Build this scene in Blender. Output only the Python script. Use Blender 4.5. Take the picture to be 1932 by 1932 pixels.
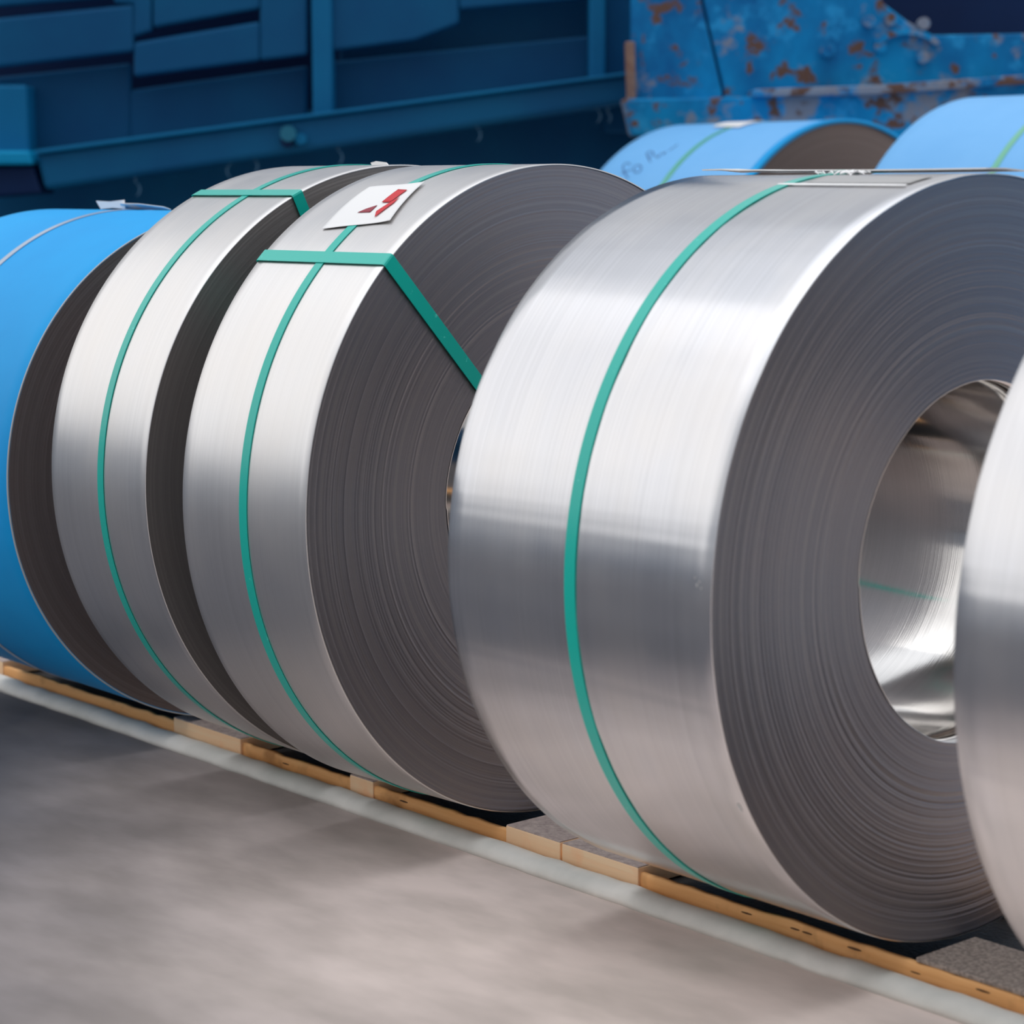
import bpy, math, random
import numpy as np
from mathutils import Vector, Matrix
random.seed(7)
sc = bpy.context.scene
for o in list(bpy.data.objects): bpy.data.objects.remove(o)

# ------------------------------------------------------------------ camera
FPX = 4220.81                      # focal length in pixels of the 1932 px frame
CAM = Vector((1.89022, -2.49904, 1.05292))
yaw, pit, rol = 0.71449, 0.1442, -0.00236
FW = Vector((-math.cos(yaw)*math.cos(pit), math.sin(yaw)*math.cos(pit), -math.sin(pit)))
RT = FW.cross(Vector((0, 0, 1))).normalized(); UP = RT.cross(FW)
RT, UP = math.cos(rol)*RT + math.sin(rol)*UP, -math.sin(rol)*RT + math.cos(rol)*UP
cd = bpy.data.cameras.new('camera'); cam = bpy.data.objects.new('camera', cd); sc.collection.objects.link(cam)
cd.sensor_width = 36; cd.sensor_fit = 'HORIZONTAL'; cd.lens = FPX/1932*36
cd.clip_start = .05; cd.clip_end = 300
m = Matrix((RT, UP, -FW)).transposed().to_4x4(); m.translation = CAM; cam.matrix_world = m
cd.dof.use_dof = True; cd.dof.focus_distance = 3.75; cd.dof.aperture_fstop = 4.2; cd.dof.aperture_blades = 8
sc.camera = cam

# ------------------------------------------------------------------ sky, sun, exposure
w = bpy.data.worlds.new('overcast_sky'); sc.world = w; w.use_nodes = True
nt = w.node_tree; nt.nodes.clear()
tc = nt.nodes.new('ShaderNodeTexCoord'); sx = nt.nodes.new('ShaderNodeSeparateXYZ')
nt.links.new(tc.outputs['Generated'], sx.inputs[0])
rp = nt.nodes.new('ShaderNodeValToRGB'); nt.links.new(sx.outputs['Z'], rp.inputs[0])
el = rp.color_ramp.elements
el[0].position = 0.0; el[0].color = (.42, .45, .50, 1)
el[1].position = 1.0; el[1].color = (2.7, 2.78, 2.9, 1)
e = el.new(.10); e.color = (.62, .65, .70, 1)
e = el.new(.28); e.color = (.86, .88, .92, 1)
e = el.new(.62); e.color = (.76, .79, .85, 1)
bg = nt.nodes.new('ShaderNodeBackground'); bg.inputs[1].default_value = .74
nt.links.new(rp.outputs[0], bg.inputs[0])
ow = nt.nodes.new('ShaderNodeOutputWorld'); nt.links.new(bg.outputs[0], ow.inputs[0])
# sun veiled by thin cloud, low over the left of the row
sl = bpy.data.lights.new('sun', 'SUN'); sun = bpy.data.objects.new('sun', sl); sc.collection.objects.link(sun)
sl.energy = .64; sl.angle = math.radians(70); sl.color = (1, .965, .92)
SUN = Vector((-.76, -.52, .34)).normalized()
sun.rotation_euler = SUN.to_track_quat('Z', 'Y').to_euler(); sun.location = SUN*20
vs = sc.view_settings
vs.view_transform = 'Standard'; vs.look = 'None'; vs.gamma = 1; vs.use_curve_mapping = False; vs.exposure = 0.0
sc.cycles.max_bounces = 10; sc.cycles.glossy_bounces = 6

# ------------------------------------------------------------------ pixel <-> world
def ray(px, py): return (FW*FPX + RT*(px-966) - UP*(py-966)).normalized()
def on_y(px, py, y): d = ray(px, py); return CAM + d*((y-CAM.y)/d.y)
def on_z(px, py, z): d = ray(px, py); return CAM + d*((z-CAM.z)/d.z)
HF = Vector((FW.x, FW.y, 0)).normalized()
def on_d(px, py, dep): d = ray(px, py); return CAM + d*(dep/d.dot(HF))

# ------------------------------------------------------------------ materials
def mat(name, col, rough=.5, metal=0., spec=.5):
    m = bpy.data.materials.new(name); m.use_nodes = True
    b = m.node_tree.nodes['Principled BSDF']
    b.inputs['Base Color'].default_value = (*col, 1); b.inputs['Roughness'].default_value = rough
    b.inputs['Metallic'].default_value = metal; b.inputs['Specular IOR Level'].default_value = spec
    return m, m.node_tree, b
def N(nt, t, **k):
    n = nt.nodes.new(t)
    for a, v in k.items(): setattr(n, a, v)
    return n
def obco(nt, scale=(1, 1, 1), loc=(0, 0, 0)):
    t = N(nt, 'ShaderNodeTexCoord'); mp = N(nt, 'ShaderNodeMapping')
    mp.inputs['Scale'].default_value = scale; mp.inputs['Location'].default_value = loc
    nt.links.new(t.outputs['Object'], mp.inputs[0]); return mp.outputs[0]
def noise(nt, vec, scale=5, detail=4, rough=.5, dim='3D'):
    n = N(nt, 'ShaderNodeTexNoise'); n.noise_dimensions = dim
    nt.links.new(vec, n.inputs['W' if dim == '1D' else 'Vector'])
    n.inputs['Scale'].default_value = scale; n.inputs['Detail'].default_value = detail; n.inputs['Roughness'].default_value = rough
    return n.outputs['Fac']
def ramp(nt, fac, stops, interp='LINEAR'):
    r = N(nt, 'ShaderNodeValToRGB'); nt.links.new(fac, r.inputs[0]); r.color_ramp.interpolation = interp
    e = r.color_ramp.elements
    e[0].position, e[0].color = stops[0][0], (*stops[0][1], 1)
    e[1].position, e[1].color = stops[-1][0], (*stops[-1][1], 1)
    for p, c in stops[1:-1]: q = e.new(p); q.color = (*c, 1)
    return r.outputs[0]
def mrange(nt, fac, a, b, lo=0, hi=1):
    r = N(nt, 'ShaderNodeMapRange'); nt.links.new(fac, r.inputs[0])
    for i, v in zip((1, 2, 3, 4), (lo, hi, a, b)): r.inputs[i].default_value = v
    return r.outputs[0]
def mix(nt, fac, a, b, mode='MIX'):
    n = N(nt, 'ShaderNodeMix'); n.data_type = 'RGBA'; n.blend_type = mode
    for s, v in ((0, fac), (6, a), (7, b)):
        if hasattr(v, 'is_linked') or hasattr(v, 'links'): nt.links.new(v, n.inputs[s])
        else: n.inputs[s].default_value = v if s == 0 else (*v, 1)
    return n.outputs[2]
def bump(nt, b, h, strength, dist=.001):
    n = N(nt, 'ShaderNodeBump'); n.inputs['Strength'].default_value = strength; n.inputs['Distance'].default_value = dist
    nt.links.new(h, n.inputs['Height']); nt.links.new(n.outputs[0], b.inputs['Normal'])

def sheet_metal(name, col, r0, r1, streak=.12, warm=(.80, .76, .72)):
    m, nt, b = mat(name, col, .3, 1.)
    lines = noise(nt, obco(nt, (260, 1.2, 1.2)), 1, 5, .6)       # rolling marks run round the coil
    cloud = noise(nt, obco(nt, (7, 5, 5)), 1, 4, .55)
    c = mix(nt, mrange(nt, lines, 0, 1, .35, .7), tuple(v*(1-streak) for v in col), col)
    c = mix(nt, mrange(nt, cloud, 0, .45, .4, .75), c, warm)
    nt.links.new(c, b.inputs['Base Color'])
    rr = mix(nt, mrange(nt, cloud, 0, 1, .3, .7), (r0,)*3, (r1,)*3)
    nt.links.new(rr, b.inputs['Roughness'])
    grain = noise(nt, obco(nt, (420, 3, 3)), 1, 3, .6)
    bump(nt, b, grain, .12, .0004)
    return m
M = {}
M['bright_steel'] = sheet_metal('bright_cold_rolled_steel', (.72, .72, .745), .19, .27, .10)
M['matte_steel'] = sheet_metal('matte_steel', (.76, .75, .75), .31, .38, .07)
M['bore_steel'] = sheet_metal('bore_steel', (.78, .76, .74), .08, .14, .08)

def edge_metal(name, R, a, bcol, rough):
    m, nt, b = mat(name, a, rough, 1.)
    v = obco(nt, (1, 1, 1), (0, 0, -R))
    s = N(nt, 'ShaderNodeSeparateXYZ'); nt.links.new(v, s.inputs[0])
    cx = N(nt, 'ShaderNodeCombineXYZ'); nt.links.new(s.outputs[1], cx.inputs[1]); nt.links.new(s.outputs[2], cx.inputs[2])
    ln = N(nt, 'ShaderNodeVectorMath', operation='LENGTH'); nt.links.new(cx.outputs[0], ln.inputs[0])
    fine = noise(nt, ln.outputs['Value'], 700, 3, .7, '1D'); big = noise(nt, ln.outputs['Value'], 75, 4, .6, '1D')
    blot = noise(nt, v, 4, 3)
    c = mix(nt, mrange(nt, fine, 0, 1, .3, .7), tuple(x*.86 for x in a), a)
    c = mix(nt, mrange(nt, big, 0, .6, .5, .72), c, bcol)
    c = mix(nt, mrange(nt, blot, 0, .35, .4, .7), c, tuple(x*y for x, y in zip(a, (1.1, .98, .9))))
    nt.links.new(c, b.inputs['Base Color'])
    bump(nt, b, fine, .22, .0004)
    return m

def strap_mat(name, col):
    m, nt, b = mat(name, col, .28)
    n = noise(nt, obco(nt), 60, 4, .7)
    c = mix(nt, mrange(nt, n, 0, 1, .66, .72), col, tuple(min(1, v*1.3+.12) for v in col))
    nt.links.new(c, b.inputs['Base Color']); b.inputs['Coat Weight'].default_value = .5; b.inputs['Specular IOR Level'].default_value = .3; b.inputs['Coat IOR'].default_value = 1.55; b.inputs['Coat Roughness'].default_value = .3
    return m
M['green_strap'] = strap_mat('green_strapping', (.0, .50, .405))
M['green_strap2'] = strap_mat('green_strapping_soft', (.12, .47, .30))
M['white_strap'] = strap_mat('pale_strapping', (.42, .50, .62))

def film(name, c0, c1, rough=.33):
    m, nt, b = mat(name, c0, rough, 0, .3)
    n = noise(nt, obco(nt, (3, 3, 3)), 1, 5, .6)
    nt.links.new(mix(nt, mrange(nt, n, 0, 1, .35, .68), c0, c1), b.inputs['Base Color'])
    n2 = noise(nt, obco(nt, (9, 14, 14)), 1, 4, .6); bump(nt, b, n2, .25, .003)
    return m
M['film_deep'] = film('azure_wrapping_film', (.0, .345, .80), (.0, .39, .86), .55)
M['film_pale'] = film('light_blue_wrapping_film', (.17, .47, .86), (.20, .51, .90), .55)

def paint(name, c0, c1, rust=None, lo=.56, hi=.66, rough=.55, rs=3.2):
    m, nt, b = mat(name, c0, rough, 0, .2)
    n = noise(nt, obco(nt), 2.1, 4, .55)
    c = mix(nt, mrange(nt, n, 0, 1, .3, .7), c0, c1)
    if rust:
        r = noise(nt, obco(nt, (1, 1, 1.2), (3, 1, 2)), rs, 6, .62)
        rc = noise(nt, obco(nt, loc=(9, 2, 4)), 9, 4)
        rcol = mix(nt, mrange(nt, rc, 0, 1, .35, .65), (.20, .075, .035), (.42, .33, .27))
        c = mix(nt, mrange(nt, r, 0, 1, lo, hi), c, rcol)
        bump(nt, b, r, .5, .01)
    nt.links.new(c, b.inputs['Base Color'])
    return m
M['deep_blue'] = paint('deep_blue_paint', (.0, .072, .20), (.0, .105, .245))
M['deep_blue2'] = paint('deep_blue_paint_lighter', (.0, .125, .30), (.0, .155, .34))
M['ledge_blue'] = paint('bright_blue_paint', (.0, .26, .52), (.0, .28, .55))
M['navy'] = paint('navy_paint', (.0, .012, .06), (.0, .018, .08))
def weathered(name, amount, pale):
    m, nt, b = mat(name, (0, .2, .5), .6, 0, .2)
    n = noise(nt, obco(nt, (1.3, 1.3, .8)), 2.6, 5, .6)
    c = mix(nt, mrange(nt, n, 0, 1, .34, .64), (.0, .12, .33), (.0, .28, .60))
    n2 = noise(nt, obco(nt, (1, 1, 1), (5, 5, 5)), 9, 4, .6)
    c = mix(nt, mrange(nt, n2, 0, .75, .56, .66), c, (.02, .33, .66))
    p = noise(nt, obco(nt, (1, 1, 1), (2, 8, 1)), 6, 5, .6)
    c = mix(nt, mrange(nt, p, 0, .8, pale, pale+.07), c, (.30, .27, .27))
    r = noise(nt, obco(nt, (1, 1, 1.1), (3, 1, 2)), 11, 6, .62)
    c = mix(nt, mrange(nt, r, 0, 1, amount, amount+.06), c, (.14, .075, .055))
    nt.links.new(c, b.inputs['Base Color']); bump(nt, b, r, .5, .008); return m
M['rusty_blue'] = weathered('flaking_blue_paint', .575, .585)
M['rusty_blue2'] = weathered('flaking_blue_paint_worn', .545, .515)
M['rusty_rail'] = weathered('rusted_rail_paint', .50, .44)
M['rust'] = paint('rust', (.16, .08, .06), (.26, .17, .14), True, .5, .6)
M['reflector_wall'] = paint('grey_blue_reflector', (.40, .44, .50), (.46, .50, .56))  # colour of the added left wall that the steel reflects
M['black_gap'] = paint('tarry_black', (.004, .005, .010), (.006, .008, .018))

def wood(name, c0, c1, dark):
    m, nt, b = mat(name, c0, .7, 0, .3)
    g = noise(nt, obco(nt, (2.5, 60, 60)), 1, 5, .6); n = noise(nt, obco(nt, (14, 14, 14)), 1, 3)
    c = mix(nt, mrange(nt, g, 0, 1, .3, .7), c0, c1)
    c = mix(nt, mrange(nt, n, 0, .8, .56, .72), c, dark)
    nt.links.new(c, b.inputs['Base Color']); bump(nt, b, g, .5, .002)
    return m
M['beam_wood'] = wood('orange_brown_timber', (.86, .42, .15), (1., .56, .24), (.5, .23, .08))
M['board_wood'] = wood('pale_pine', (1., .64, .37), (1., .74, .48), (1., .56, .30))
def board_top():
    m, nt, b = mat('dusty_board_top', (.3, .25, .23), .8)
    n = noise(nt, obco(nt, (60, 60, 60)), 1, 5, .7)
    nt.links.new(mix(nt, mrange(nt, n, 0, 1, .35, .65), (.36, .28, .26), (.60, .49, .44)), b.inputs['Base Color']); return m
M['board_top'] = board_top()
def rubber(name, c):
    m, nt, b = mat(name, c, .6)
    n = noise(nt, obco(nt, (160, 160, 160)), 1, 2, .5)
    nt.links.new(mix(nt, mrange(nt, n, 0, 1, .4, .6), tuple(v*.55 for v in c), c), b.inputs['Base Color'])
    bump(nt, b, n, .8, .002); return m
M['knot'] = mat('dark_knot', (.13, .06, .025), .8)[0]
M['mat'] = rubber('ribbed_grey_rubber', (.40, .32, .27)); M['sheet'] = rubber('black_gap_shade', (.012, .012, .014))  # the near-black one paints the shade of the gap under the coils

def concrete():
    m, nt, b = mat('dusty_concrete', (.4, .36, .34), .75, 0, .25)
    big = noise(nt, obco(nt, (.55, .55, 1)), 1, 3, .5)
    mid = noise(nt, obco(nt, (3.2, 6.5, 1), (4, 2, 0)), 1, 4, .55)
    c = mix(nt, mrange(nt, mid, 0, 1, .36, .66), (.31, .27, .25), (.46, .40, .375))
    c = mix(nt, mrange(nt, big, 0, .35, .35, .7), c, (.24, .225, .20))
    # shade gradient painted into the colour: darker far left, lighter by the near coils
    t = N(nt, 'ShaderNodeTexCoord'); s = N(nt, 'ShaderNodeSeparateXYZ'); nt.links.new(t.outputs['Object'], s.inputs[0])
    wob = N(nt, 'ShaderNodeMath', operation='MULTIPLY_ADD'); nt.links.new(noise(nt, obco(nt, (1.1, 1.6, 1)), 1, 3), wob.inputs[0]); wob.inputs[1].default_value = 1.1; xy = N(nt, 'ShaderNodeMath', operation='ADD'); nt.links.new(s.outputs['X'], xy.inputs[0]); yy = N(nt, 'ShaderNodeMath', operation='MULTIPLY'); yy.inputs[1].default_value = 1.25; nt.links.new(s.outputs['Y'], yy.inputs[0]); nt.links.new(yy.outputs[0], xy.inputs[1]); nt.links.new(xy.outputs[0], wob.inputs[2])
    lit_fac = mrange(nt, wob.outputs[0], 0, 1, -2.0, -.35)
    c = mix(nt, lit_fac, mix(nt, 1.0, c, (.27, .30, .36), 'MULTIPLY'), mix(nt, 1.0, c, (2.15, 2.05, 2.0), 'MULTIPLY'))
    nt.links.new(c, b.inputs['Base Color']); return m
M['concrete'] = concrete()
def kerbm():
    m, nt, b = mat('pale_kerb_concrete', (.6, .58, .54), .8)
    n = noise(nt, obco(nt, (9, 9, 9)), 1, 4, .5)
    nt.links.new(mix(nt, mrange(nt, n, 0, 1, .35, .65), (.66, .65, .60), (.84, .81, .75)), b.inputs['Base Color']); return m
M['kerb'] = kerbm()
M['paper'] = mat('white_paper', (.86, .85, .84), .55)[0]
M['red'] = mat('red_print', (.62, .01, .02), .5)[0]
M['dark_red'] = mat('dark_red_print', (.30, .02, .04), .5)[0]
M['ink'] = mat('felt_pen_ink', (.03, .08, .26), .6)[0]
M['hook'] = mat('pale_wire', (.10, .26, .42), .5)[0]
M['scrape'] = mat('scraped_bright_metal', (.55, .55, .54), .5)[0]
M['teal'] = mat('teal_painted_bolt', (.0, .14, .24), .4)[0]
M['tape'] = mat('buff_adhesive_tape', (.42, .41, .40), .3)[0]

# ------------------------------------------------------------------ mesh helpers
def mesh_obj(name, verts, faces, material, parent=None, smooth=False, bevel=0):
    me = bpy.data.meshes.new(name); me.from_pydata([tuple(v) for v in verts], [], faces)
    me.validate(); me.update()
    me.materials.append(material)
    if smooth: me.polygons.foreach_set('use_smooth', [True]*len(me.polygons))
    o = bpy.data.objects.new(name, me); sc.collection.objects.link(o)
    if parent: o.parent = parent
    if bevel:
        b = o.modifiers.new('bevel', 'BEVEL'); b.width = bevel; b.segments = 2; b.limit_method = 'ANGLE'
    return o
def tag(o, label=None, cat=None, group=None, kind=None):
    for k, v in (('label', label), ('category', cat), ('group', group), ('kind', kind)):
        if v: o[k] = v
    return o
def empty(name, loc, rz=0):
    o = bpy.data.objects.new(name, None); sc.collection.objects.link(o); o.location = loc; o.rotation_euler.z = rz
    o.empty_display_size = .1
    return o
def box_vf(a, b):
    x0, y0, z0 = a; x1, y1, z1 = b
    v = [(x0,y0,z0),(x1,y0,z0),(x1,y1,z0),(x0,y1,z0),(x0,y0,z1),(x1,y0,z1),(x1,y1,z1),(x0,y1,z1)]
    f = [(0,3,2,1),(4,5,6,7),(0,1,5,4),(1,2,6,5),(2,3,7,6),(3,0,4,7)]
    return v, f
def box(name, a, b, material, parent=None, bevel=.002):
    v, f = box_vf(a, b); return mesh_obj(name, v, f, material, parent, bevel=bevel)
def lathe(prof, n, R, closed=False, dr=None):
    """prof: (x, r); rotated about the x axis through (0,0,R)"""
    th = np.linspace(0, 2*np.pi, n, endpoint=False); P = np.array(prof); k = len(P)
    X = np.repeat(P[:, 0][:, None], n, 1); Rr = np.repeat(P[:, 1][:, None], n, 1)
    if dr is not None: Rr = Rr + dr(th[None, :], X)
    V = np.stack([X, -Rr*np.cos(th)[None], R + Rr*np.sin(th)[None]], -1).reshape(-1, 3)
    F = []
    kk = k if closed else k-1
    i = np.arange(kk)[:, None]*n; j = np.arange(n)[None]; i2 = ((np.arange(kk)+1) % k)[:, None]*n; j2 = (j+1) % n
    F = np.stack([i+j, i+j2, i2+j2, i2+j], -1).reshape(-1, 4)
    return V.tolist(), F.tolist()

# ------------------------------------------------------------------ coils
RI = .2541
class Coil: pass
def coil(name, label, cat, xc, y0, z0, w, R, xl, xr, skin, face_mat, wav=0., group=None, seed=1, rough_face=1.):
    """xl, xr: end faces relative to xc"""
    c = Coil(); c.root = empty(name, (xc, y0, z0), w); tag(c.root, label, cat, group)
    c.R, c.xl, c.xr, c.xc, c.y0, c.z0, c.w = R, xl, xr, xc, y0, z0, w
    rng = np.random.RandomState(seed)
    t = .0022
    # outer wrap: a shell of sheet, a touch proud of the wound body
    ph = rng.uniform(0, 6.28, 8); fr = np.array([7, 11, 17, 23, 31, 44, 61, 83]); am = np.array([.5, .6, .6, .5, .4, .26, .16, .10])
    def dr(th, X):
        s = 0
        for p, f_, a in zip(ph, fr, am): s = s + a*np.sin(f_*th + p + .35*np.sin(3*X+p)*(f_ < 30))
        s = wav*s
        if wav > .0002:                       # slight creases across the sheet
            for a, h in ((.185, 1), (.150, -1), (.128, .6), (-.235, -1), (-.262, 1), (-.30, -.8), (.93, .9), (1.02, -.7)):
                d = (th-a-.01*np.sin(4*X+a*9)+np.pi) % (2*np.pi)-np.pi; s = s+h*.00007*np.exp(-(d/.011)**2)
        return s
    ns = 18
    xs = np.linspace(xl+.0008, xr-.0008, ns)
    prof = [(xl, R-t)] + [(xl, R-.0006)] + [(x, R) for x in xs] + [(xr, R-.0006), (xr, R-t)]
    v, f = lathe(prof, 1024, R, False, dr if wav else None)
    mesh_obj('outer_wrap', v, f, skin, c.root, smooth=True)
    # wound edge faces: every few wraps stand slightly in or out
    def face(x0, sgn, nr):
        rr = np.linspace(RI, R-t-.0002, nr); off = rng.normal(0, .00014, nr)*rough_face
        for _ in range(16):
            k = rng.randint(2, nr-4); off[k:k+rng.randint(1, 3)] += rng.choice([-1, 1])*rng.uniform(.0004, .0010)*rough_face
        for _ in range(22):                                   # looser wraps towards the outside
            k = int(nr*(1-rng.beta(1, 2.6)))-2; off[k] += rng.choice([-1, 1])*rng.uniform(.0003, .0011)*rough_face
        off = off + .0012*np.sin(rr*21+rng.uniform(0, 6))*rough_face - .0016
        return [(x0+sgn*o_, r_) for o_, r_ in zip(off, rr)]
    v, f = lathe(face(xr, 1, 190), 320, R); mesh_obj('side_face', v, f, face_mat, c.root, smooth=True)
    v, f = lathe(face(xl, -1, 40)[::-1], 128, R); mesh_obj('side_face', v, f, face_mat, c.root, smooth=True)
    # bore: innermost wrap with its step where the sheet begins
    def drb(th, X): return -.0022*(th/(2*np.pi)) + .0006*np.sin(5*th+1)+.0003*np.sin(13*th)
    v, f = lathe([(xl-.0002, RI+.001)] + [(x, RI) for x in np.linspace(xl+.001, xr-.001, 8)] + [(xr-.0012, RI+.001)], 300, R, False, drb)
    f = [q[::-1] for q in f]
    mesh_obj('bore', v, f, M['bore_steel'], c.root, smooth=True)
    c.Minv = (Matrix.Translation((xc, y0, z0)) @ Matrix.Rotation(w, 4, 'Z')).inverted()
    return c
def on_cyl(c, px, py):
    """pixel -> (x, theta) on the outer wrap"""
    o = c.Minv @ CAM; d = (c.Minv.to_3x3() @ ray(px, py)); o2 = Vector((o.y, o.z-c.R)); d2 = Vector((d.y, d.z))
    a = d2.dot(d2); b = d2.dot(o2); cc = o2.dot(o2)-c.R**2; disc = b*b-a*cc
    t = (-b-math.sqrt(max(disc, 0)))/a; p = o+d*t
    return p.x, math.atan2(p.z-c.R, -p.y)
def cp(c, x, th, r=0.): r += c.R; return Vector((x, -r*math.cos(th), c.R+r*math.sin(th)))
def hoop(c, x, width, material, name='strap'):
    h = width/2; a, b = c.R+.0006, c.R+.0018
    prof = [(x-h, a), (x-h, b), (x-h*.9, b+.0002), (x+h*.9, b+.0002), (x+h, b), (x+h, a)]
    v, f = lathe(prof, 360, c.R, True)
    return mesh_obj(name, v, f, material, c.root, smooth=False)
def axial_strap(c, th, width, material):
    """a band threaded through the bore: along the skin, down the faces, back through the eye"""
    o, i = c.R+.0035, RI-.003; L, Rr = c.xl-.003, c.xr+.003; k = .004
    path = [(L+k, o), (Rr-k, o), (Rr-k*.3, o-k*.3), (Rr, o-k), (Rr, i+k), (Rr-k*.3, i+k*.3), (Rr-k, i), (L+k, i), (L+k*.3, i+k*.3), (L, i+k), (L, o-k), (L+k*.3, o-k*.3)]
    n = len(path); V = []; T = Vector((0, math.sin(th), math.cos(th)))
    cx = (L+Rr)/2; cr = (o+i)/2
    for dep in (0, .0012):
        for (x, r) in path:
            xx = x + (dep if x < cx else -dep); rr = r + (dep if r < cr else -dep)
            for s in (-1, 1):
                V.append(Vector((xx, -rr*math.cos(th), c.R+rr*math.sin(th))) + T*(s*width/2))
    F = []
    for k2 in range(n):
        a = 2*k2; b = 2*((k2+1) % n); q = 2*n
        F += [(a, b, b+1, a+1), (a+q, a+1+q, b+1+q, b+q), (a, a+q, b+q, b), (a+1, b+1, b+1+q, a+1+q)]
    return mesh_obj('cross_strap', V, F, material, c.root)
def patch(c, quad, off, material, name, parent, n=14, thick=.0006, curl=0):
    q = [on_cyl(c, *p) for p in quad]; V = []; rr = random.Random(3)
    for lay in (off, off+thick):
        for i in range(n+1):
            for j in range(n+1):
                u, v = i/n, j/n
                x = (q[0][0]*(1-u)+q[3][0]*u)*(1-v)+(q[1][0]*(1-u)+q[2][0]*u)*v
                t = (q[0][1]*(1-u)+q[3][1]*u)*(1-v)+(q[1][1]*(1-u)+q[2][1]*u)*v
                V.append(cp(c, x, t, lay + curl*(max(0, u-.75)*4)**2 + curl*.15*math.sin(9*u+5*v)))
    s = (n+1)**2; F = []
    for i in range(n):
        for j in range(n):
            a = i*(n+1)+j; F += [(a, a+1, a+n+2, a+n+1), (a+s, a+n+1+s, a+n+2+s, a+1+s)]
    for i in range(n):
        for a, b in ((i, i+1), (n*(n+1)+i, n*(n+1)+i+1), (i*(n+1), (i+1)*(n+1)), (i*(n+1)+n, (i+1)*(n+1)+n)): F.append((a, b, b+s, a+s))
    return mesh_obj(name, V, F, material, parent, smooth=True)

EDGE = {k: edge_metal('slit_edges_'+k, r, a, b_, ro) for k, r, a, b_, ro in (
    ('broad', .535, (.34, .345, .38), (.42, .415, .43), .42), ('middle', .5454, (.35, .345, .37), (.44, .42, .42), .42),
    ('narrow', .5466, (.42, .40, .39), (.46, .44, .43), .5), ('blue', .5038, (.30, .27, .28), (.36, .33, .34), .5), ('far', .68, (.26, .22, .21), (.28, .24, .23), .6))}
E_ = coil('steel_coil', 'broad mirror-bright steel coil with open eye, one green strap', 'steel coil', 0, 0, 0, 0, .535, -.5127, 0, M['bright_steel'], EDGE['broad'], .00022, seed=3, rough_face=.5)
F_ = coil('steel_coil', 'bright steel coil cut off by the right edge of the photo', 'steel coil', .63, .0015, 0, -.0014, .5359, .3728-.63, .25, M['bright_steel'], EDGE['broad'], .00022, seed=5, rough_face=.3)
D_ = coil('steel_coil', 'matte steel coil with green cross strap, paper label with red print on top', 'steel coil', -1.03, -.0058, 0, .0594, .5454, -1.1895+1.03, -.876+1.03, M['matte_steel'], EDGE['middle'], .00002, seed=8, rough_face=.32)
C_ = coil('steel_coil', 'narrow matte steel coil beside the blue-wrapped coil at left, green cross strap', 'steel coil', -1.49, .0082, 0, -.0125, .5466, -1.6113+1.49, -1.293+1.49, M['matte_steel'], EDGE['narrow'], .00002, seed=11, rough_face=.12)
B_ = coil('wrapped_coil', 'steel coil in vivid blue film at the left end of the front row, pale strap', 'steel coil', -2.1, -.0108, 0, -.0074, .5038, -2.52+2.1, -1.8147+2.1, M['film_deep'], EDGE['blue'], .0001, seed=14, rough_face=.3)
FZ = -.045
H_ = coil('wrapped_coil', 'light blue wrapped coil with pen writing and brown end, behind the front row', 'steel coil', -3.36, 3.2, FZ, 0, .657, -3.721+3.36, -3.001+3.36, M['film_pale'], EDGE['far'], .0001, seed=17, rough_face=.5)
G_ = coil('wrapped_coil', 'large light blue wrapped coil at upper right, behind the bright coils', 'steel coil', -2.02, 3.2, FZ, 0, .685, -2.456+2.02, .44, M['film_pale'], EDGE['far'], .0001, seed=19, rough_face=.5)

hoop(E_, -.2574, .0205, M['green_strap']); hoop(F_, .12, .0205, M['green_strap'])
hoop(D_, -1.0292+1.03, .0185, M['green_strap']); hoop(C_, -1.4382+1.49, .0185, M['green_strap'])
hoop(B_, -2.188+2.1, .019, M['white_strap'])
hoop(H_, -3.369+3.36, .022, M['green_strap2']); hoop(G_, -2.024+2.02, .022, M['green_strap2'])
axial_strap(D_, math.radians(46.6), .024, M['green_strap'])
axial_strap(C_, math.radians(65.0), .022, M['green_strap'])
# thin bright strip of tape along the film's cut end on the blue coil
v, f = lathe([(B_.xr-.001, B_.R+.0004), (B_.xr-.001, B_.R+.0014), (B_.xr+.0012, B_.R+.0012), (B_.xr+.0012, B_.R-.001)], 360, B_.R, True)
tag(mesh_obj('film_edge', v, f, M['scrape'], B_.root, smooth=True), 'thin pale edge of the film')

v, f = lathe([(H_.xr-.02, H_.R+.0006), (H_.xr-.02, H_.R+.003), (H_.xr+.006, H_.R+.003), (H_.xr+.006, H_.R-.012)], 300, H_.R, True)
tag(mesh_obj('film_edge', v, f, M['film_deep'], H_.root, smooth=True), 'darker blue folded edge of the film')
# label on the middle coil
lab = patch(D_, [(698, 355), (608, 434), (738, 420), (803, 347)], .0022, M['paper'], 'paper_label', D_.root, curl=.0018)
tag(lab, 'white paper label with red shapes')
patch(D_, [(722, 386), (753, 362), (770, 363), (738, 386)], .0046, M['red'], 'print', lab, 6, .0002)
patch(D_, [(709, 414), (712, 403), (756, 376), (745, 387)], .0046, M['red'], 'print', lab, 6, .0002)
patch(D_, [(676, 405), (692, 398), (714, 391), (700, 404)], .0040, M['dark_red'], 'print', lab, 6, .0002)
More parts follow.
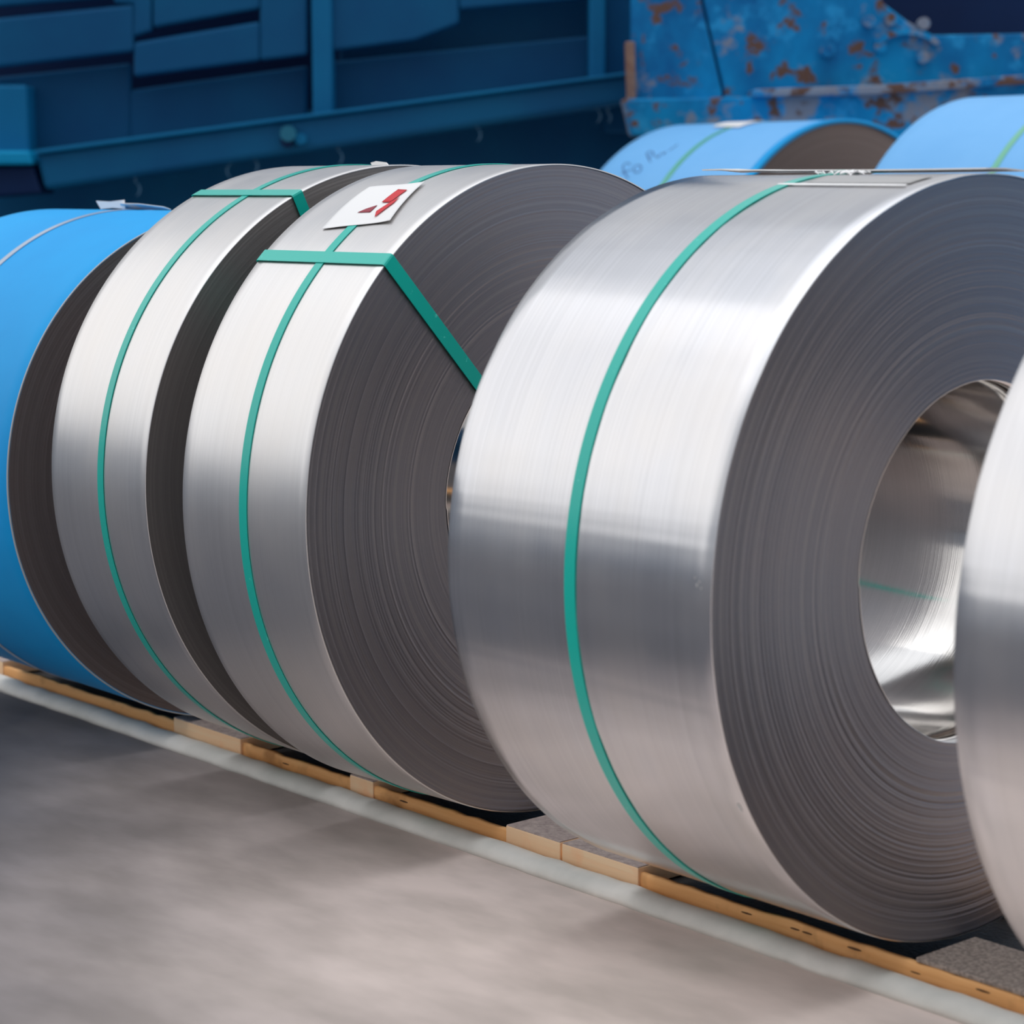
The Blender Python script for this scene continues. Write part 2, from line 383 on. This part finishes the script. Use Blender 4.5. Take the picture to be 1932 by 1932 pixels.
# wrapping papers on the far coil and pen writing
tag(patch(H_, [(1345, 241), (1375, 228.5), (1447, 228.5), (1395, 242)], .004, M['paper'], 'paper_label', H_.root, 8), 'white paper tag on the crown')
def pen(c, strokes, parent):
    V, F = [], []
    for st in strokes:
        pts = [cp(c, *on_cyl(c, 1150+x/2.47, y/2.47), .0012) for x, y in st]
        for a, b in zip(pts[:-1], pts[1:]):
            d = (b-a).normalized(); nrm = Vector((0, a.y, a.z-c.R)).normalized(); s = d.cross(nrm)*.002
            k = len(V); V += [a-s, b-s, b+s, a+s, a-s-nrm*.0006, b-s-nrm*.0006, b+s-nrm*.0006, a+s-nrm*.0006]
            F += [(k, k+1, k+2, k+3), (k+4, k+7, k+6, k+5), (k, k+4, k+5, k+1), (k+2, k+6, k+7, k+3)]
    o = mesh_obj('handwriting', V, F, M['ink'], parent); tag(o, 'pen writing on the film'); return o
pen(H_, [[(88, 832), (76, 815), (66, 795), (62, 778), (70, 764), (86, 760), (98, 768)], [(56, 808), (80, 800), (104, 790)],
         [(122, 772), (112, 785), (116, 802), (132, 806), (146, 796), (150, 780), (140, 770), (122, 772)],
         [(192, 755), (180, 735), (172, 715)], [(172, 716), (186, 706), (202, 708), (204, 722), (190, 732), (180, 734)],
         [(214, 724), (222, 736), (234, 730), (238, 716)], [(248, 712), (256, 720), (262, 708)], [(276, 704), (296, 690), (318, 674)]], H_.root)

# ------------------------------------------------------------------ loose papers on the coils
def slab(name, pts, nrm, t, material, parent=None):
    n = len(pts); nrm = Vector(nrm).normalized()*t
    V = list(pts)+[p+nrm for p in pts]
    F = [tuple(range(n))[::-1], tuple(range(n, 2*n))]+[(i, (i+1) % n, (i+1) % n+n, i+n) for i in range(n)]
    return mesh_obj(name, V, F, material, parent)
# stiff sheet lying along the crown of the broad coil
yt = .02; xa = on_y(1352, 325, yt).x; xb = on_y(1888, 330, yt).x
V = []; nx = 14
for k in range(nx+1):
    x = xa+(xb-xa)*k/nx; lift = .0045+.0012*math.sin(k*.5)*(1 if k < 4 else .4) + (.002 if k < 2 else 0)
    for y in (-.012, .03, .075):
        z = 1.0715+lift+(.0 if y < .05 else -.003)
        V += [(x, y, z-.0008), (x, y, z+.0012)]
F = []
for k in range(nx):
    for j in range(2):
        a = k*6+j*2; F += [(a, a+2, a+8, a+6), (a+1, a+7, a+9, a+3)]
    a = k*6; F += [(a, a+6, a+7, a+1), (a+4, a+5, a+11, a+10)]
F += [(0, 1, 3, 2), (2, 3, 5, 4), (nx*6, nx*6+2, nx*6+3, nx*6+1), (nx*6+2, nx*6+4, nx*6+5, nx*6+3)]
tag(mesh_obj('card_sheet', V, F, M['paper']), 'thin white card sheet lying flat along the crown of the broad bright coil', 'card')
# torn label bits round the strap seal
patch(E_, [(1470, 348), (1466, 351), (1708, 353), (1712, 350)], .0016, M['paper'], 'label_edge', E_.root, 10)
o = patch(E_, [(1562, 333), (1520, 347), (1716, 348), (1760, 335)], .0012, M['tape'], 'tape', E_.root, 10); tag(o, 'buff tape across the crown')
V, F = [], []
rr = random.Random(5)
for k in range(26):
    px = 1532+rr.random()*112; p = on_y(px, 327+rr.random()*6, -.01-rr.random()*.03); c0 = Vector((p.x, p.y, .535+math.sqrt(.537**2-p.y**2)+.001))
    a = rr.random()*3; L = .003+rr.random()*.007; d = Vector((math.cos(a), math.sin(a), rr.uniform(-.1, .5)))*L; e2 = Vector((-math.sin(a), math.cos(a), rr.uniform(0, .4)))*L*.7
    i = len(V); h = Vector((0, 0, .0012)); V += [c0-d, c0+e2, c0+d, c0-e2*.3, c0-d+h, c0+e2+h, c0+d+h, c0-e2*.3+h]
    F += [(i, i+3, i+2, i+1), (i+4, i+5, i+6, i+7), (i, i+1, i+5, i+4), (i+1, i+2, i+6, i+5), (i+2, i+3, i+7, i+6), (i+3, i, i+4, i+7)]
t_ = mesh_obj('torn_label', V, F, M['paper'], E_.root); t_['kind'] = 'stuff'; tag(t_, 'shreds of torn white label')
# folded tag on the crown of the blue coil
def upright(name, poly, y, t, material, parent=None): return slab(name, [on_y(px, py, y) for px, py in poly], (0, 1, .15), t, material, parent)
pt = empty('paper_tag', (on_y(210, 393, -.01).x, -.01, 2*.5038)); tag(pt, 'white paper tag with folded corner on the crown of the vivid blue coil', 'tag')
def child(o, p): o.parent = p; o.matrix_parent_inverse = Matrix.Translation(p.location).inverted(); return o
child(upright('flap', [(181, 379), (206, 380.5), (234, 377), (236, 394), (212, 392), (190, 394.5)], -.01, .0012, M['paper']), pt)
child(slab('strip', [on_y(226, 384, -.02), on_y(262, 385, -.02), on_y(308, 390.5, 0), on_y(322, 395.5, .01), on_y(232, 396, .01)], (0, .6, .8), .0012, M['paper']), pt)
pt2 = slab('paper_tag', [on_y(699, 307, .01), on_y(708, 304.5, .01), on_y(728, 307, .01), on_y(733, 312.5, .01), on_y(702, 312.5, .01)], (0, 1, .2), .002, M['paper'])
tag(pt2, 'tiny white scrap on the crown between the two matte coils', 'tag')
# scuffs and flecks on the broad coil
for (px, py, r) in ((1395, 1522, .004), (1398, 1527, .003), (1315, 1104, .0016), (1320, 1098, .0012), (1311, 1090, .001), (1323, 1110, .0011)):
    x, th = on_cyl(E_, px, py); V = [cp(E_, x+r*math.cos(a)*.8, th+r*math.sin(a)/E_.R*1.6, .0004) for a in (0, 1.1, 2.2, 3.3, 4.4, 5.4)]+[cp(E_, x, th, .0009)]
    mesh_obj('scuff', V, [(i, (i+1) % 6, 6) for i in range(6)], M['scrape'], E_.root)

# ------------------------------------------------------------------ ground and timber
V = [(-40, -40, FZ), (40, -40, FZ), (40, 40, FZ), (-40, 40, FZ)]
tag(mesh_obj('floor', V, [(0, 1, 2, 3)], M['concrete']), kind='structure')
def bumpy_bar(name, x0, x1, prof, material, step=.06, amp=.002, parent=None, seed=1):
    rg = np.random.RandomState(seed); n = int((x1-x0)/step)+1; V = []; k = len(prof)
    for i in range(n+1):
        x = x0+(x1-x0)*i/n; a, b = rg.normal(0, amp, 2)
        for (y, z) in prof: V.append((x, y+a, z+(b if z > FZ+.001 else 0)))
    F = [tuple(range(k))[::-1], tuple(range(n*k, n*k+k))]
    for i in range(n):
        for j in range(k): F.append((i*k+j, i*k+(j+1) % k, (i+1)*k+(j+1) % k, (i+1)*k+j))
    return mesh_obj(name, V, F, material, parent, smooth=True)
kp = [(-.192, FZ), (-.191, FZ+.009), (-.186, FZ+.016), (-.178, FZ+.021), (-.164, FZ+.0225), (-.153, FZ+.022), (-.148, FZ+.018), (-.146, FZ)]
tag(bumpy_bar('trim_1', -6, 3, kp, M['kerb'], .035, .0009), 'pale low concrete kerb running along the front of the timbers', kind='structure')
pal = empty('timber_dunnage', (-1.2, -.07, FZ)); tag(pal, 'orange-brown timber runner with pale boards carrying the front row of coils', 'timber')
def tb(name, a, b, material, bevel=.002, label=None):
    o = child(box(name, a, b, material, None, bevel), pal)
    if label: o['label'] = label
    return o
# runner in lengths with rounded, knotted faces
prof = [(-.1325, FZ), (-.1335, FZ+.015), (-.134, FZ+.025), (-.1335, -.012), (-.132, -.009), (-.124, -.009), (-.122, FZ)]
child(bumpy_bar('front_runner', -5, 2.2, prof, M['beam_wood'], .03, .0011, seed=4), pal)
XS = [(-3.1, -2.58), (-1.872, -1.634), (-1.283, -1.214), (-.850, -.716), (-.711, -.534)]
for x0, x1 in XS:
    o = tb('board', (x0, -.1375, -.032), (x1, -.001, -.0006), M['board_wood'], .0015)
    t = tb('board_top', (x0+.001, -.1365, -.0008), (x1-.001, -.002, .0008), M['board_top'], 0, 'grey-brown dusty board top')
    t.parent = o; t.matrix_parent_inverse = Matrix.Identity(4)
bk = child(box('rear_runner', (-5, .2, FZ), (2.2, .32, -.012), M['beam_wood'], None, .003), pal)
# knots in the runner
for (px, py) in ((1409, 1702), (1523, 1758), (1612, 1790), (1728, 1835), (1855, 1868), (540, 1441), (430, 1360+22), (762, 1512), (1500, 1740)):
    p = on_y(px, py, -.134); r = .004+random.random()*.003
    V = [(p.x+r*2.2*math.cos(a), -.1352, min(max(p.z, -.024), -.017)+r*.25*math.sin(a)) for a in np.linspace(0, 6.28, 9)[:-1]]
    V += [(x, -.131, z) for x, _, z in V]
    child(mesh_obj('knot', V, [tuple(range(8))]+[(i, (i+1) % 8, (i+1) % 8+8, i+8) for i in range(8)], M['knot']), pal)
ms = box('rubber_mat', (.012, -.134, -.0076), (2.2, -.002, -.0006), M['mat'], None, .002)
tag(ms, 'dark grey ribbed rubber mat on the timber beneath the coil at far right', 'mat')
rs = box('gap_shade_strip', (-5, -.118, FZ), (2.2, .19, -.034), M['sheet'], None, 0)  # black strip added as the shade in the gap under the coils
tag(rs, 'black strip painting the shade of the gap behind the timber runner under the coils', 'shade strip')

# ------------------------------------------------------------------ blue steel structures behind
HN = -HF
def plate(name, poly, dep, t, material, parent, bevel=.012, label=None, t_front=None):
    """poly in frame pixels at distance dep; thickness t going back"""
    P = [on_d(px, py, dep) for px, py in poly]
    n = len(P); V = P+[p+HF*t for p in P]
    F = [tuple(range(n)), tuple(range(n, 2*n))[::-1]]+[(i, i+n, (i+1) % n+n, (i+1) % n) for i in range(n)]
    o = mesh_obj(name, V, F, material, None, bevel=bevel)
    me = o.data; import bmesh
    bm = bmesh.new(); bm.from_mesh(me); bmesh.ops.recalc_face_normals(bm, faces=bm.faces); bm.to_mesh(me); bm.free()
    child(o, parent)
    if label: o['label'] = label
    return o
base = on_d(600, 900, 8.9); hous = empty('steel_housing', (base.x, base.y, FZ))
tag(hous, 'deep blue painted steel housing with sloping beam, posts and slotted plates, upper left', 'housing')
D1, D2, D3 = 8.62, 8.74, 8.90
T = -640
PL = [  # upper plates
 [(-120, T), (214, T), (214, -6), (-120, 22)], [(-120, 46), (252, 8), (252, 97), (-120, 140)], [(214, T), (286, T), (286, 58), (250, 70), (252, 8), (214, 6)],
 [(288, T), (490, T), (490, 16), (288, 52)], [(252, 80), (490, 40), (490, 114), (252, 145)], [(490, T), (580, T), (580, 103), (490, 114)],
 [(622, T), (866, T), (866, 44), (781, 76), (622, 96)], [(866, T), (1110, T), (1110, -4), (866, 18)]]
for p in PL: plate('upper_plate', p, D2, .06, M['deep_blue'], hous)
for p in ([(-120, 158), (246, 119), (246, 300), (-120, 330)], [(244, 170), (580, 124), (580, 260), (244, 300)], [(624, 116), (1110, 68), (1110, 190), (624, 250)]):
    plate('lower_plate', p, D3, .05, M['deep_blue'], hous)
plate('inner_plate', [(640, 40), (860, -20), (1112, -20), (1112, 120), (640, 150)], 9.06, .05, M['deep_blue'], hous)
plate('post', [(578, T), (620, T), (628, 232), (590, 232)], D2-.04, .16, M['deep_blue2'], hous)
plate('post', [(1110, T), (1142, T), (1142, 170), (1112, 170)], D2-.04, .16, M['deep_blue2'], hous)
plate('post', [(-120, 160), (50, 160), (56, 300), (-120, 300)], D2, .16, M['deep_blue2'], hous)
plate('side_panel', [(1142, T), (1260, T), (1260, 250), (1142, 250)], D3, .05, M['deep_blue'], hous)
beam = plate('sloping_beam', [(66, 287), (1250, 131), (1250, 184), (84, 359)], D1, .30, M['deep_blue'], hous, .02)
plate('flange', [(66, 283), (1250, 127), (1250, 133), (66, 291)], D1-.025, .03, M['deep_blue2'], hous, .004)
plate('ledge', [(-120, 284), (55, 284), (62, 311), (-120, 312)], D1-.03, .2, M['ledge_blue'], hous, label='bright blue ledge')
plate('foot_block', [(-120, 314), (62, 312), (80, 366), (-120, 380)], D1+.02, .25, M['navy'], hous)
plate('skirt', [(-120, 290), (1260, 130), (1260, 884), (-120, 884)], 9.2, .05, M['deep_blue'], hous)
plate('rear_plate', [(-160, T), (1260, T), (1260, 400), (-160, 400)], 9.5, .04, M['navy'], hous)
def disc(name, px, py, dep, r, t, material, parent, n=16):
    c0 = on_d(px, py, dep); u = HF.cross(Vector((0, 0, 1))); V = []
    for q in (0, t):
        for k in range(n): a = k*6.28318/n; V.append(c0+HF*q+u*(r*math.cos(a))+Vector((0, 0, r*math.sin(a))))
    o = mesh_obj(name, V, [tuple(range(n)), tuple(range(n, 2*n))[::-1]]+[(i, i+n, (i+1) % n+n, (i+1) % n) for i in range(n)], material); child(o, parent); return o
disc('bolt', 543, 252, D1-.07, .030, .075, M['teal'], hous); disc('bolt', 541, 266, D1-.05, .024, .055, M['navy'], hous); disc('bolt', 567, 262, D1-.04, .022, .045, M['deep_blue2'], hous)
for k, (px, py, s) in enumerate(((258, 357, 1), (434, 322, -1), (480, 313, 1), (640, 297, 1), (901, 254, 1), (1127, 219, 1), (1148, 222, .7))):
    c0 = on_d(px, py, D1+.05); u = HF.cross(Vector((0, 0, 1))); R0 = .030*abs(s); pts = []
    for q in range(9):
        a = -1.0+2.1*q/8; pts.append(c0+u*(R0*(math.cos(a)-.6))*(1 if s > 0 else -1)+Vector((0, 0, R0*math.sin(a)*1.0)))
    pts = [pts[0]]+pts+[pts[-1]+Vector((0, 0, .02))]
    V, F = [], []
    for i, p in enumerate(pts):
        for j in range(5): a = j*1.2566; V.append(p+u*.0028*math.cos(a)+HF*.0028*math.sin(a))
    for i in range(len(pts)-1):
        for j in range(5): F.append((i*5+j, i*5+(j+1) % 5, i*5+5+(j+1) % 5, i*5+5+j))
    child(mesh_obj('hook', V, F, M['hook']), hous)

base = on_d(1560, 900, 8.4); rc = empty('rusty_skip', (base.x, base.y, FZ))
tag(rc, 'bright blue steel skip with flaking paint and rust, at upper right', 'skip')
A1, A2 = 8.28, 8.16
plate('side_plate', [(1190, -260), (1322, -260), (1322, 0), (1362, 172), (1362, 196), (1190, 196)], A1, .05, M['rusty_blue'], rc, .006)
plate('side_plate', [(1327, -260), (1660, -260), (1664, 4), (1712, 40), (1760, 66), (2120, 60), (2120, 150), (1368, 196), (1367, 172), (1327, 0)], A1, .05, M['rusty_blue'], rc, .006)
plate('corner_post', [(1180, 78), (1198, 78), (1200, 196), (1184, 196)], A1-.04, .08, M['rust'], rc, .006, 'rust-brown corner post')
plate('bottom_rail', [(1173, 186), (1420, 182), (2120, 132), (2120, 262), (1600, 262), (1190, 257)], A2, .14, M['rusty_blue2'], rc, .01)
plate('rail_flange', [(1420, 168), (1660, 160), (2120, 128), (2120, 144), (1660, 178), (1420, 183)], A2-.05, .2, M['rusty_rail'], rc, .006, 'rust-brown ledge')
plate('rear_plate', [(1186, -300), (2200, -300), (2200, 240), (1186, 240)], 9.1, .05, M['navy'], rc)
plate('base_panel', [(1196, 240), (2150, 240), (2150, 912), (1196, 912)], 8.75, .05, M['navy'], rc)
# curved lifting rib by the opening
V = []; cen = (1712, 96)
outer = [(cen[0]+66*math.cos(a), cen[1]-42*math.sin(a)) for a in np.linspace(.35, 2.75, 12)]
inner = [(cen[0]+54*math.cos(a), cen[1]-31*math.sin(a)) for a in np.linspace(.35, 2.75, 12)]
for i in range(11): pass
P = [on_d(x, y, A1-.035) for x, y in outer]+[on_d(x, y, A1-.035) for x, y in inner]; P += [p+HF*.04 for p in P]
F = []
for i in range(11): F += [(i, i+1, i+13, i+12), (i+24, i+36, i+37, i+25), (i, i+24, i+25, i+1), (i+12, i+13, i+37, i+36)]
child(mesh_obj('rib', P, F, M['rusty_blue']), rc)
# small worn gusset plates and rivets on the right of the skip
for (px, py) in ((1640, 40), (1682, 36), (1744, 44), (1742, 108), (1662, 88), (1560, 96)):
    disc('rivet', px, py, A1-.03, .022, .04, M['rusty_blue2'], rc)

# two unseen walls added out of frame, only for the steel to reflect
wr = box('reflector_wall_right', (1.4, 2.6, FZ), (6, 2.9, 2.2), M['rusty_blue'], None, 0); tag(wr, kind='structure')
wl = box('reflector_wall_left', (-6.4, -14, FZ), (-6.0, -.4, .95), M['reflector_wall'], None, 0); tag(wl, kind='structure')
